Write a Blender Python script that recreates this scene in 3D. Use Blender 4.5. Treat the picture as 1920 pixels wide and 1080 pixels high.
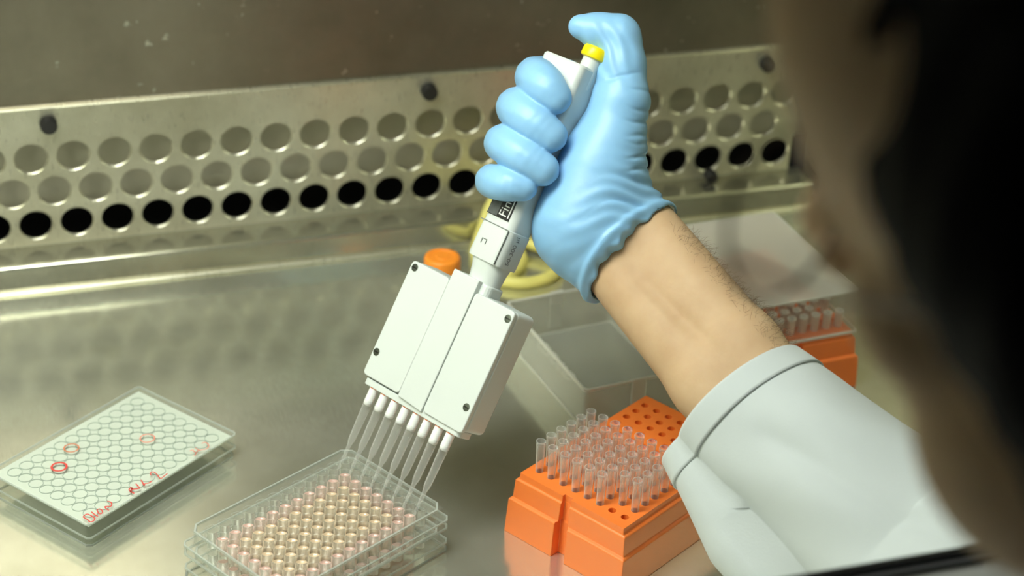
import bpy, bmesh, math
import numpy as np
from mathutils import Matrix, Vector

# ------------------------------------------------------------------ clear
for o in list(bpy.data.objects): bpy.data.objects.remove(o, do_unlink=True)
scene = bpy.context.scene
COL = scene.collection
MM = 0.001                      # all lengths below are millimetres

# ------------------------------------------------------------------ camera
FPX, CH = 3605.83, 672.9        # focal length in pixels of a 1920 px frame, camera height
YAW, PITCH, ROLL = 0.340931, 0.511508, 0.055343
def cam_axes():
    cy, sy, cp, sp = math.cos(YAW), math.sin(YAW), math.cos(PITCH), math.sin(PITCH)
    f = np.array([sy*cp, cy*cp, -sp]); r = np.array([cy, -sy, 0.0]); u = np.cross(r, f)
    c, s = math.cos(ROLL), math.sin(ROLL)
    return c*r+s*u, -s*r+c*u, f
CR, CU, CF = cam_axes()
CC = np.array([0.0, 0.0, CH])
def at(x, y, d):                # a world point seen in direction (x, y) at distance d along the view axis
    return CC+(CF+(x-960)/FPX*CR-(y-540)/FPX*CU)*d
cam_data = bpy.data.cameras.new('camera'); cam = bpy.data.objects.new('camera', cam_data); COL.objects.link(cam)
cam_data.sensor_width = 36; cam_data.lens = FPX/1920*36
M = Matrix([[CR[0], CU[0], -CF[0], 0], [CR[1], CU[1], -CF[1], 0], [CR[2], CU[2], -CF[2], CH*MM], [0, 0, 0, 1]])
cam.matrix_world = M
cam_data.clip_start = 0.02; cam_data.clip_end = 50
cam_data.dof.use_dof = True; cam_data.dof.focus_distance = 1.075; cam_data.dof.aperture_fstop = 6.0
scene.camera = cam

# ------------------------------------------------------------------ world, exposure
w = bpy.data.worlds.new('world'); scene.world = w; w.use_nodes = True
w.node_tree.nodes['Background'].inputs[0].default_value = (0.9, 0.95, 1.0, 1)
w.node_tree.nodes['Background'].inputs[1].default_value = 0.010
vs = scene.view_settings
vs.view_transform = 'Standard'; vs.look = 'None'; vs.gamma = 1; vs.use_curve_mapping = False
vs.exposure = 0.0
LAMP_POWER = 22.0               # strength of the cabinet's fluorescent diffuser
scene.cycles.transparent_max_bounces = 64
scene.cycles.max_bounces = 10; scene.cycles.glossy_bounces = 5; scene.cycles.diffuse_bounces = 4

# ------------------------------------------------------------------ materials
MATS = {}
def lin(c): return tuple((x/255/12.92 if x/255 <= .04045 else ((x/255+.055)/1.055)**2.4) for x in c)
def newmat(name):
    m = bpy.data.materials.new(name); m.use_nodes = True; MATS[name] = m
    nt = m.node_tree; return m, nt, nt.nodes['Principled BSDF']
def noise(nt, scale, detail=4, rough=.6, vec=None, stretch=None):
    tc = nt.nodes.new('ShaderNodeTexCoord'); src = tc.outputs['Object']
    if stretch:
        mp = nt.nodes.new('ShaderNodeMapping'); mp.inputs['Scale'].default_value = stretch
        nt.links.new(src, mp.inputs['Vector']); src = mp.outputs[0]
    n = nt.nodes.new('ShaderNodeTexNoise'); n.inputs['Scale'].default_value = scale
    n.inputs['Detail'].default_value = detail; n.inputs['Roughness'].default_value = rough
    nt.links.new(src, n.inputs['Vector']); return n.outputs['Fac']
def ramp(nt, fac, stops):
    r = nt.nodes.new('ShaderNodeValToRGB'); e = r.color_ramp.elements
    while len(e) < len(stops): e.new(.5)
    for k, (p, c) in zip(e, stops): k.position = p; k.color = (*c, 1) if len(c) == 3 else c
    nt.links.new(fac, r.inputs['Fac']); return r.outputs['Color']
def bump(nt, fac, dist, strength, bs):
    b = nt.nodes.new('ShaderNodeBump'); b.inputs['Distance'].default_value = dist; b.inputs['Strength'].default_value = strength
    nt.links.new(fac, b.inputs['Height']); nt.links.new(b.outputs[0], bs.inputs['Normal'])
def mat(name, col, rough=.5, metal=0, spec=.5, var=0, vscale=30, bmp=0, bscale=200, sss=0, sheen=0):
    m, nt, b = newmat(name); c = lin(col)
    b.inputs['Base Color'].default_value = (*c, 1); b.inputs['Roughness'].default_value = rough
    b.inputs['Metallic'].default_value = metal; b.inputs['Specular IOR Level'].default_value = spec
    if var:
        n = noise(nt, vscale)
        nt.links.new(ramp(nt, n, [(.3, tuple(x*(1-var) for x in c)), (.7, tuple(min(1, x*(1+var)) for x in c))]), b.inputs['Base Color'])
    if bmp: bump(nt, noise(nt, bscale, 3), .0004, bmp, b)
    if sss:
        b.inputs['Subsurface Weight'].default_value = sss; b.inputs['Subsurface Radius'].default_value = (.006, .003, .0015); b.inputs['Subsurface Scale'].default_value = .5
    if sheen: b.inputs['Sheen Weight'].default_value = sheen
    return m
def steel(name, c1, c2, rough, stretch, spots=False, streak=1.0, metal=1.0):
    m, nt, b = newmat(name); b.inputs['Metallic'].default_value = metal
    n1 = noise(nt, 7, 6, .65)                    # broad stains
    col = ramp(nt, n1, [(.3, lin(c1)), (.62, lin(c2)), (.8, lin(tuple(min(255, x+12) for x in c2)))])
    if spots:
        n3 = noise(nt, 95, 3, .5)
        dot = ramp(nt, n3, [(.69, (0, 0, 0)), (.76, (1, 1, 1))])
        mx = nt.nodes.new('ShaderNodeMix'); mx.data_type = 'RGBA'
        nt.links.new(dot, mx.inputs['Factor']); nt.links.new(col, mx.inputs[6]); mx.inputs[7].default_value = (*lin((222, 220, 205)), 1)
        col = mx.outputs[2]
    nt.links.new(col, b.inputs['Base Color'])
    n2 = noise(nt, 90, 5, .6, stretch=stretch)
    rr = nt.nodes.new('ShaderNodeMapRange'); rr.inputs['From Min'].default_value = .3; rr.inputs['From Max'].default_value = .7
    rr.inputs['To Min'].default_value = rough-.05; rr.inputs['To Max'].default_value = rough+.07
    nt.links.new(n2, rr.inputs['Value']); nt.links.new(rr.outputs[0], b.inputs['Roughness'])
    bump(nt, n2, .00006, .25*streak, b)
    return m
def clear(name, tint, base, dcol, rough=.07, ior=1.5, power=5):
    m = bpy.data.materials.new(name); m.use_nodes = True; MATS[name] = m; nt = m.node_tree; nt.nodes.clear()
    out = nt.nodes.new('ShaderNodeOutputMaterial'); mx = nt.nodes.new('ShaderNodeMixShader')
    t = nt.nodes.new('ShaderNodeBsdfTransparent'); t.inputs[0].default_value = (*tint, 1)
    p = nt.nodes.new('ShaderNodeBsdfPrincipled'); p.inputs['Base Color'].default_value = (*lin(dcol), 1); p.inputs['Roughness'].default_value = rough
    p.inputs['Specular IOR Level'].default_value = 1.0
    lw = nt.nodes.new('ShaderNodeLayerWeight'); lw.inputs['Blend'].default_value = .5
    pw = nt.nodes.new('ShaderNodeMath'); pw.operation = 'POWER'; pw.inputs[1].default_value = power; nt.links.new(lw.outputs['Facing'], pw.inputs[0])
    fr = nt.nodes.new('ShaderNodeMath'); fr.operation = 'MULTIPLY_ADD'; fr.inputs[1].default_value = .8; fr.inputs[2].default_value = ((ior-1)/(ior+1))**2
    nt.links.new(pw.outputs[0], fr.inputs[0])
    ad = nt.nodes.new('ShaderNodeMath'); ad.operation = 'ADD'; ad.use_clamp = True; ad.inputs[1].default_value = base
    nt.links.new(fr.outputs[0], ad.inputs[0]); nt.links.new(ad.outputs[0], mx.inputs[0])
    nt.links.new(t.outputs[0], mx.inputs[1]); nt.links.new(p.outputs[0], mx.inputs[2]); nt.links.new(mx.outputs[0], out.inputs[0])
    return m
def emit(name, col, s):
    m = bpy.data.materials.new(name); m.use_nodes = True; nt = m.node_tree; nt.nodes.clear()
    o = nt.nodes.new('ShaderNodeOutputMaterial'); e = nt.nodes.new('ShaderNodeEmission')
    e.inputs[0].default_value = (*col, 1); e.inputs[1].default_value = s; nt.links.new(e.outputs[0], o.inputs[0]); return m

m_bench = steel('bench steel', (204, 204, 186), (236, 237, 222), .155, (9, 1, 1), metal=.8, streak=.04)
m_panel = steel('panel steel', (184, 180, 156), (226, 223, 204), .30, (9, 1, 1), metal=.8)
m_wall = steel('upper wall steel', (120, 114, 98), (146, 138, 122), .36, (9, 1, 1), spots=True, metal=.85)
m_side = steel('side steel', (190, 190, 165), (214, 214, 190), .30, (1, 1, 9))
m_back = steel('plenum steel', (176, 172, 154), (204, 200, 182), .5, (1, 1, 1), metal=.6)
m_ledge = steel('ledge steel', (186, 183, 162), (216, 214, 196), .15, (9, 1, 1), metal=.88, streak=.05)
m_void = mat('plenum shade', (26, 25, 24), .9)  # near-black colour stands in for shade inside the open plenum
m_rub = mat('black rubber', (22, 21, 22), .55, bmp=.2)
m_frame = steel('sash frame steel', (170, 170, 166), (205, 205, 200), .45, (1, 1, 1), metal=.2)
m_gask = mat('black gasket', (10, 10, 12), .45)
m_alu = mat('aluminium strip', (150, 148, 152), .4, metal=1)
m_white = mat('white plastic', (212, 218, 214), .38, var=.015, vscale=20, bmp=.05, bscale=900)
m_nozz = mat('nozzle plastic', (240, 241, 240), .3)
m_grey = mat('seam grey', (120, 124, 120), .6)
m_label = mat('black label', (18, 18, 18), .4)
m_lgrey = mat('label grey patch', (96, 100, 98), .35, var=.25, vscale=300)
m_ink = mat('white ink', (238, 238, 234), .5)
m_dkink = mat('grey print', (120, 122, 122), .5)
m_yel = mat('yellow plastic', (250, 226, 10), .35)
m_screw = mat('screw steel', (110, 116, 110), .35, metal=1)
m_orange = mat('orange plastic', (250, 128, 50), .36, var=.04, vscale=25, bmp=.08, bscale=500)
m_cap = mat('orange cap', (255, 150, 44), .4)
m_tube = mat('yellow rubber tube', (236, 226, 130), .45, var=.08, vscale=40)
m_tip = clear('clear tip plastic', (.98, .983, .978), .045, (246, 246, 244), .08, 1.5, 2.6)
m_wtip = mat('white filter tip', (240, 238, 230), .4)
m_plate = clear('clear plate plastic', (.98, .985, .98), .03, (234, 236, 228), .05, 1.4)
m_edge = clear('clear plastic edge', (.80, .83, .80), .30, (232, 236, 230), .06, 1.5)
m_lid = clear('clear lid plastic', (.985, .99, .985), .015, (220, 226, 218), .05, 1.3)
m_frost = clear('frosted box lid', (.95, .95, .93), .25, (228, 230, 220), .25, 1.35)
m_lidhaze = clear('shut lid haze', (.95, .94, .92), .40, (244, 240, 230), .3, 1.6)  # lid top whitened to carry haze and reflection; its walls stay clear
m_lwall = clear('clear lid wall', (.97, .96, .95), .07, (240, 232, 226), .15, 1.4)
m_film = mat('white film', (206, 212, 200), .55, var=.02, vscale=60)
m_ring = mat('grey well rim', (160, 172, 160), .5)
m_red = mat('red marker ink', (214, 70, 62), .6)
m_red2 = mat('faint red marker ink', (228, 140, 120), .6)
m_liq = clear('pale medium', (.92, .82, .7), .62, (240, 214, 180), .1, 1.5)
m_liq2 = clear('pink medium', (.94, .8, .74), .5, (246, 210, 196), .1, 1.5)
m_glass = clear('sash glass', (.97, .985, .975), .0, (255, 255, 255), .0, 1.12)
m_lamp = emit('lamp diffuser', (.98, 1.0, .93), LAMP_POWER)
m_skin = None
def skin_mat():
    m, nt, b = newmat('skin')
    n = noise(nt, 22, 5, .6); c = ramp(nt, n, [(.3, lin((190, 156, 120))), (.55, lin((202, 170, 134))), (.75, lin((211, 182, 148)))])
    nt.links.new(c, b.inputs['Base Color']); b.inputs['Roughness'].default_value = .6; b.inputs['Specular IOR Level'].default_value = .3
    b.inputs['Subsurface Weight'].default_value = .12; b.inputs['Subsurface Radius'].default_value = (.008, .004, .002); b.inputs['Subsurface Scale'].default_value = .4
    bump(nt, noise(nt, 420, 4, .6), .0003, .35, b); return m
m_skin = skin_mat()
m_glove = mat('blue nitrile glove', (142, 193, 234), .42, var=.03, vscale=25, bmp=.25, bscale=260, sss=.05)
m_hair = mat('black hair', (14, 10, 8), .75, spec=.12, bmp=.6, bscale=300)
m_coat = mat('white coat cotton', (196, 203, 204), .85, var=.015, vscale=20, bmp=.25, bscale=900, sheen=.2)
m_ahair = mat('arm hair', (104, 82, 56), .6)
m_rim = mat('dark spectacle rim', (14, 14, 16), .35)
m_eye = mat('eye white', (220, 214, 205), .2)
m_lip = mat('lips', (176, 112, 96), .5)

# ------------------------------------------------------------------ mesh helpers
def mesh(name, V, F, m, smooth=False):
    me = bpy.data.meshes.new(name); V = np.asarray(V, float)*MM
    me.from_pydata([tuple(v) for v in V], [], [tuple(int(i) for i in f) for f in F]); me.update()
    if m: me.materials.append(m)
    if smooth: me.polygons.foreach_set('use_smooth', [True]*len(me.polygons))
    return me
def link(name, me, parent=None, loc=(0, 0, 0), rz=0.0, rot=None):
    o = bpy.data.objects.new(name, me); COL.objects.link(o)
    o.location = tuple(float(x)*MM for x in loc)
    if rot is not None: o.rotation_euler = rot
    else: o.rotation_euler = (0, 0, rz)
    if parent: o.parent = parent
    return o
def obj(name, VF, m, parent=None, smooth=False, bev=0, seg=2, loc=(0, 0, 0), rz=0.0, auto=None):
    me = mesh(name, VF[0], VF[1], m, smooth)
    o = link(name, me, parent, loc, rz)
    if bev:
        b = o.modifiers.new('bevel', 'BEVEL'); b.width = bev*MM; b.segments = seg; b.limit_method = 'ANGLE'; b.angle_limit = math.radians(35)
        b.harden_normals = False
    if auto is not None:
        me.polygons.foreach_set('use_smooth', [True]*len(me.polygons))
        me.set_sharp_from_angle(angle=math.radians(auto))
    return o
def empty(name, loc=(0, 0, 0), rz=0.0, matrix=None):
    o = bpy.data.objects.new(name, None); COL.objects.link(o); o.empty_display_size = .02
    if matrix is not None: o.matrix_world = matrix
    else: o.location = tuple(float(x)*MM for x in loc); o.rotation_euler = (0, 0, rz)
    return o
def tag(o, label, cat, group=None):
    o['label'] = label; o['category'] = cat
    if group: o['group'] = group
    return o
def struct(o, label=None):
    o['kind'] = 'structure'
    if label: o['label'] = label
    return o
class B:
    def __init__(s): s.V = []; s.F = []
    def add(s, V, F):
        n = len(s.V); s.V += [tuple(map(float, v)) for v in V]; s.F += [tuple(i+n for i in f) for f in F]; return s
    def box(s, x0, x1, y0, y1, z0, z1):
        V = [(x, y, z) for z in (z0, z1) for y in (y0, y1) for x in (x0, x1)]
        return s.add(V, [(0, 2, 3, 1), (4, 5, 7, 6), (0, 1, 5, 4), (2, 6, 7, 3), (0, 4, 6, 2), (1, 3, 7, 5)])
    def rings(s, rings, cap0=True, cap1=True):
        k = len(rings[0]); V = [p for r in rings for p in r]; F = []
        for i in range(len(rings)-1):
            for j in range(k):
                a, b = i*k+j, i*k+(j+1) % k; F.append((a, b, b+k, a+k))
        if cap0: F.append(tuple(range(k-1, -1, -1)))
        if cap1: F.append(tuple(range((len(rings)-1)*k, len(rings)*k)))
        return s.add(V, F)
    def lathe(s, prof, n=24, c=(0, 0), cap0=True, cap1=True):      # prof: (r, z)
        return s.rings([[(c[0]+r*math.cos(2*math.pi*j/n), c[1]+r*math.sin(2*math.pi*j/n), z) for j in range(n)] for r, z in prof], cap0, cap1)
    def prism(s, poly, z0, z1): return s.rings([[(x, y, z0) for x, y in poly], [(x, y, z1) for x, y in poly]])
    @property
    def vf(s): return s.V, s.F
def rrect(x0, x1, y0, y1, r, n=4):
    P = []
    for cx, cy, a0 in ((x1-r, y1-r, 0), (x0+r, y1-r, 90), (x0+r, y0+r, 180), (x1-r, y0+r, 270)):
        for k in range(n+1):
            a = math.radians(a0+90*k/n); P.append((cx+r*math.cos(a), cy+r*math.sin(a)))
    return P
def tube(pts, r, n=10, sub=6, cap=True):                            # smooth tube through points; r number or list
    P = np.asarray(pts, float); R = np.full(len(P), r, float) if np.isscalar(r) else np.asarray(r, float)
    Q = []; RR = []
    for i in range(len(P)-1):
        p0, p1, p2, p3 = P[max(i-1, 0)], P[i], P[i+1], P[min(i+2, len(P)-1)]
        for k in range(sub):
            t = k/sub
            Q.append(.5*((2*p1)+(-p0+p2)*t+(2*p0-5*p1+4*p2-p3)*t*t+(-p0+3*p1-3*p2+p3)*t**3)); RR.append(R[i]*(1-t)+R[i+1]*t)
    Q.append(P[-1]); RR.append(R[-1]); Q = np.array(Q)
    T = np.gradient(Q, axis=0); T /= np.linalg.norm(T, axis=1)[:, None]+1e-9
    u = np.cross(T[0], (0, 0, 1.0)); u = u if np.linalg.norm(u) > 1e-3 else np.cross(T[0], (1.0, 0, 0)); u /= np.linalg.norm(u); rg = []
    for q, t, rr in zip(Q, T, RR):
        u = u-t*(u@t); u /= np.linalg.norm(u); v = np.cross(t, u)
        rg.append([tuple(q+rr*(math.cos(2*math.pi*j/n)*u+math.sin(2*math.pi*j/n)*v)) for j in range(n)])
    return B().rings(rg, cap, cap).vf
def perforated(b, x0, y0, nx, ny, px, py, r, z, depth, shift=0, seg=24, plane='xy', cap=False, cham=0):
    """cells px by py, each with a round hole; hole walls of the given depth; plane xy (z up) or xz (y away)."""
    k = seg//4; sq = []
    for s_ in range(4):
        for j in range(k):
            t = -1+2*j/k; sq.append([(t, -1), (1, t), (-t, 1), (-1, -t)][s_])
    for j in range(ny):
        for i in range(nx):
            cx = x0+i*px+(shift if j % 2 else 0); cy = y0+j*py
            outer = [(cx+a*px/2, cy+c*py/2) for a, c in sq]
            ang = [math.atan2(c, a) for a, c in sq]
            inner = [(cx+r*math.cos(a), cy+r*math.sin(a)) for a in ang]
            f3 = (lambda p, d: (p[0], p[1], z-d)) if plane == 'xy' else (lambda p, d: (p[0], d, p[1]))
            rg = [[f3(p, 0) for p in outer], [f3(p, 0) for p in inner], [f3(p, depth) for p in inner]]
            if cham: rg[1:2] = [[f3((cx+(r+cham)*math.cos(a), cy+(r+cham)*math.sin(a)), 0) for a in ang], [f3(p, cham) for p in inner]]
            b.rings(rg, False, cap)
    return b

# ------------------------------------------------------------------ signed-distance modelling
def cap_(P, a, b, ra, rb):
    a = np.asarray(a, np.float32); b = np.asarray(b, np.float32); ba = b-a; pa = P-a
    t = np.clip(pa@ba/(ba@ba), 0, 1)
    return np.linalg.norm(pa-t[:, None]*ba, axis=1)-(ra+(rb-ra)*t)
def ell(P, c, r):
    q = (P-np.asarray(c, np.float32)); r = np.asarray(r, np.float32)
    k0 = np.linalg.norm(q/r, axis=1); k1 = np.linalg.norm(q/(r*r), axis=1)
    return k0*(k0-1)/np.maximum(k1, 1e-6)
def smin(a, b, k):
    h = np.clip(.5+.5*(b-a)/k, 0, 1); return b*(1-h)+a*h-k*h*(1-h)
def smax(a, b, k): return -smin(-a, -b, k)
def sdf_mesh(fn, lo, hi, h, slack=6.0):
    lo = np.asarray(lo, np.float32); s = 6
    nb = np.ceil((np.asarray(hi)-lo)/(h*s)).astype(int); n = nb*s
    ax = [lo[i]+(np.arange(nb[i])+.5)*s*h-.5*h for i in range(3)]
    G = np.stack(np.meshgrid(*ax, indexing='ij'), -1).reshape(-1, 3).astype(np.float32)
    cv = np.concatenate([fn(c) for c in np.array_split(G, max(1, len(G)//300000))])
    act = np.nonzero(np.abs(cv) < s*h*.9+slack)[0]
    dense = np.repeat(np.repeat(np.repeat(np.where(cv < 0, -99, 99).astype(np.float32).reshape(nb), s, 0), s, 1), s, 2)
    off = np.stack(np.meshgrid(*[np.arange(s)]*3, indexing='ij'), -1).reshape(-1, 3)
    bi = np.stack(np.unravel_index(act, nb), -1)*s
    for ch in np.array_split(bi, max(1, len(bi)*216//400000)):
        idx = (ch[:, None, :]+off[None]).reshape(-1, 3)
        dense[idx[:, 0], idx[:, 1], idx[:, 2]] = fn((lo+idx*h).astype(np.float32))
    ins = dense < 0
    m = np.zeros(n-1, np.int8)
    for a in (0, 1):
        for b in (0, 1):
            for c in (0, 1): m += ins[a:n[0]-1+a, b:n[1]-1+b, c:n[2]-1+c]
    ci = np.argwhere((m > 0) & (m < 8))
    cid = np.full(n-1, -1, np.int32); cid[ci[:, 0], ci[:, 1], ci[:, 2]] = np.arange(len(ci))
    acc = np.zeros((len(ci), 3)); cnt = np.zeros(len(ci))
    cr = [(a, b, c) for a in (0, 1) for b in (0, 1) for c in (0, 1)]
    for p in cr:
        for axis in range(3):
            if p[axis]: continue
            q = list(p); q[axis] = 1
            v0 = dense[ci[:, 0]+p[0], ci[:, 1]+p[1], ci[:, 2]+p[2]]; v1 = dense[ci[:, 0]+q[0], ci[:, 1]+q[1], ci[:, 2]+q[2]]
            k = (v0 < 0) != (v1 < 0); t = np.where(k, v0/(np.where(k, v0-v1, 1)), 0)
            pt = np.tile(np.array(p, float), (len(ci), 1)); pt[:, axis] = t
            acc[k] += pt[k]; cnt[k] += 1
    V = lo+(ci+acc/cnt[:, None])*h
    F = []
    for axis in range(3):
        sl0 = [slice(1, n[i]-1) for i in range(3)]; sl0[axis] = slice(0, n[axis]-1)
        sl1 = list(sl0); sl1[axis] = slice(1, n[axis])
        a = ins[tuple(sl0)]; b = ins[tuple(sl1)]; e = np.argwhere(a != b)
        inside_first = a[e[:, 0], e[:, 1], e[:, 2]]
        e = e+1; e[:, axis] -= 1
        u_, v_ = (axis+1) % 3, (axis+2) % 3
        def cell(du, dv):
            c = e.copy(); c[:, u_] -= du; c[:, v_] -= dv; return cid[c[:, 0], c[:, 1], c[:, 2]]
        q = np.stack([cell(1, 1), cell(0, 1), cell(0, 0), cell(1, 0)], 1)
        q[~inside_first] = q[~inside_first][:, ::-1]; F.append(q)
    return V, np.concatenate(F)
def big_mesh(name, V, F, m, parent=None, smooth_iter=0):
    me = bpy.data.meshes.new(name); V = np.asarray(V)*MM
    me.vertices.add(len(V)); me.vertices.foreach_set('co', V.astype(np.float32).ravel())
    me.loops.add(len(F)*4); me.loops.foreach_set('vertex_index', F.astype(np.int32).ravel())
    me.polygons.add(len(F)); me.polygons.foreach_set('loop_start', np.arange(len(F))*4); me.polygons.foreach_set('loop_total', np.full(len(F), 4))
    me.update(calc_edges=True); me.validate()
    me.polygons.foreach_set('use_smooth', [True]*len(F)); me.materials.append(m)
    o = link(name, me, parent)
    if smooth_iter:
        s = o.modifiers.new('smooth', 'SMOOTH'); s.factor = .5; s.iterations = smooth_iter
    return o

# ================================================================== THE CABINET
XL, XR = -330.0, 682.0
YF, HL, YP = 1200.0, 20.8, 1228.9           # ledge face, ledge height, foot of the perforated panel
ZT = 129.0                                  # top of the perforated panel
TILT = -0.085
def py_(z): return YP+(z-HL)*math.tan(TILT) # y of panel at height z
struct(obj('floor', B().box(XL, XR, 430, YF+3, -6, 0).vf, m_bench), 'brushed stainless steel work surface of the cabinet')
lb = B()
lb.rings([[(x, YF, 0), (x, YF, HL-3.2), (x, YF+.25, HL-1.95), (x, YF+.95, HL-.9), (x, YF+2.0, HL-.2), (x, YF+3.2, HL), (x, YP+1, HL), (x, YP+1, 0)] for x in (XL, XR-10)])
struct(obj('trim_1', lb.vf, m_ledge, auto=40), 'low steel ledge running along the foot of the perforated panel')
lb = B(); lb.rings([[(x, YF+2.2*math.cos(a)-1.6, 1.2+1.5*math.sin(a)) for a in np.linspace(0, 2*math.pi, 9)[:-1]] for x in (XL, XR-10)])
struct(obj('trim_2', lb.vf, m_panel, auto=50), 'thin rounded steel bead where the work surface meets the ledge')
# perforated panel, built flat (x, z) and leaned forward
PX, RR_, X0, Z0 = 28.335, 26.683, 80.657, 37.449
SL = math.cos(TILT)
i0 = -14; nx = 35
pb = B()
h0 = (Z0-HL)/SL                                # distance of the lowest row up the panel
HTOP = (ZT-HL)/SL
xs0 = X0+i0*PX
perforated(pb, xs0, h0, nx, 3, PX, RR_, 11.3, 0, 2.2, shift=-PX/2, seg=32, plane='xz', cham=.45)
xa, xb = xs0-PX/2, xs0+(nx-.5)*PX
pb.add([(xa, 0, 0), (xb, 0, 0), (xb, 0, h0-RR_/2), (xa, 0, h0-RR_/2)], [(0, 1, 2, 3)])
top0 = h0+2.5*RR_
pb.add([(xa, 0, top0), (xb, 0, top0), (xb, 0, HTOP), (xa, 0, HTOP)], [(0, 1, 2, 3)])
pb.add([(xb-PX/2, 0, h0+RR_/2), (xb+2, 0, h0+RR_/2), (xb+2, 0, h0+1.5*RR_), (xb-PX/2, 0, h0+1.5*RR_)], [(0, 1, 2, 3)])
panel = obj('wall_back_panel', pb.vf, m_panel, loc=(0, YP, HL)); panel.rotation_euler = (-TILT, 0, 0)
struct(panel, 'perforated stainless steel rear grille panel with three rows of round holes')
def bumper(x, z, r, l, par):
    return obj('bumper', tube([(x, .5, z), (x, -l*.7, z), (x, -l, z)], [r, r, r*.9], 18, 2), m_rub, par, auto=40)
for x, z in ((93.7, 118.6), (361, 119.4), (627.2, 118.3)): bumper(x, (z-HL)/SL-1, 5.9, 7, panel)
obj('bumper', tube([(0, 0, 0), (0, -6, 0), (0, -9, 0)], [4.8, 5.2, 4.4], 18, 2), m_rub, panel, auto=40, loc=(590, -6, 7))
# plenum behind the panel
struct(obj('wall_plenum', B().add([(XL, YP+20, 41), (XR+20, YP+20, 41), (XR+20, YP+12, 140), (XL, YP+12, 140)], [(0, 1, 2, 3)]).box(XL, XR+20, YP+20.1, YP+60, 41, 44).vf, m_back), 'grey steel sheet seen through the holes of the rear panel')
struct(obj('void_shade', B().add([(XL, YP+70, -20), (XR+20, YP+70, -20), (XR+20, YP+70, 42), (XL, YP+70, 42), (XL, YP+2, -2), (XR+20, YP+2, -2)], [(0, 1, 2, 3), (4, 5, 1, 0)]).vf, m_void), 'near-black sheet standing for the shade in the open duct behind the lowest holes')
# upper wall with the folded lip above the panel
yt = py_(ZT)
wb = B().rings([[(x, yt+5, ZT+1.2), (x, yt+5, 760), (x, yt+9, 760), (x, yt+9, ZT+1.2)] for x in (XL, XR+30)])
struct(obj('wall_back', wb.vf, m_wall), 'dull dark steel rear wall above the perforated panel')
tb = B().rings([[(x, yt-.2, ZT-.3), (x, yt-.5, ZT+.3), (x, yt-.1, ZT+.8), (x, yt+6, ZT+.9), (x, yt+6, ZT-.3)] for x in (XL, XR+20)])
struct(obj('trim_3', tb.vf, m_panel, auto=60), 'narrow bright folded steel lip along the top of the perforated panel')
struct(obj('wall_right', B().box(XR, XR+3, 560, YP+10, 0, 760).vf, m_side), 'steel side wall at the right end of the cabinet')
struct(obj('wall_left', B().box(XL-3, XL, 560, YP+10, 0, 760).vf, m_side), 'steel side wall at the left end of the cabinet')
struct(obj('ceiling', B().box(XL-3, XR+3, 640, YP+10, 760, 764).vf, m_side), 'steel roof of the cabinet above the lamp')
# sash window: glass sheet in a steel bottom rail with rubber gaskets
win = empty('window_1', (170, 550, 153)); struct(win, 'glass sash of the cabinet with steel bottom rail')
X0s, X1s = XL-170-40, XR-170+20
obj('window_frame', B().rings([[(x, 1.5, 38), (x, 1.5, 22), (x, -60, -2), (x, -64, 0), (x, -64, 6), (x, -60, 9), (x, -5, 34.6), (x, -4.4, 35), (x, -1, 38)] for x in (X0s, X1s)]).vf, m_frame, win, bev=.5)
obj('gasket', B().box(X0s, X1s, -4.4, -1.6, 35, 36.6).vf, m_gask, win, bev=.5)
obj('gasket_strip', B().box(X0s, X1s, -3.4, 0, 36.6, 38.2).vf, m_alu, win)
obj('gasket', B().box(X0s, X1s, -1.6, 1.6, 38.2, 41.0).vf, m_gask, win, bev=.6)
sl = math.tan(math.radians(10))
obj('window_pane', B().rings([[(x, -1, 40.8), (x, 1.2, 40.8), (x, 1.2+sl*385, 427), (x, sl*385-1, 427)] for x in (X0s, X1s)]).vf, m_glass, win)
for x in (124, 204, 284): obj('screw', tube([(x, -22, 24), (x, -23, 27), (x, -23.2, 27.4)], [3.4, 3.2, 2.2], 14, 1), m_white, win, auto=40)
struct(obj('front_lamp_blocker', B().rings([[(x, 550+sl*385, 580), (x, 558+sl*385, 580), (x, 646, 768), (x, 634, 768)] for x in (XL-3, XR+3)]).vf, m_frame), 'unseen front panel above the sash, added to keep lamp light off the head')  # unseen panel, added and sized to control how much lamp light reaches the head
# lamp in the roof
lamp = empty('ceiling_lamp', (-40, 790, 705)); tag(lamp, 'long fluorescent lamp box under the cabinet roof', 'lamp')
obj('housing', B().box(-280, 280, -110, 110, 6, 52).vf, m_side, lamp, bev=2)
obj('diffuser', B().box(-270, 270, -95, 95, 0, 5.5).vf, m_lamp, lamp)

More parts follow.
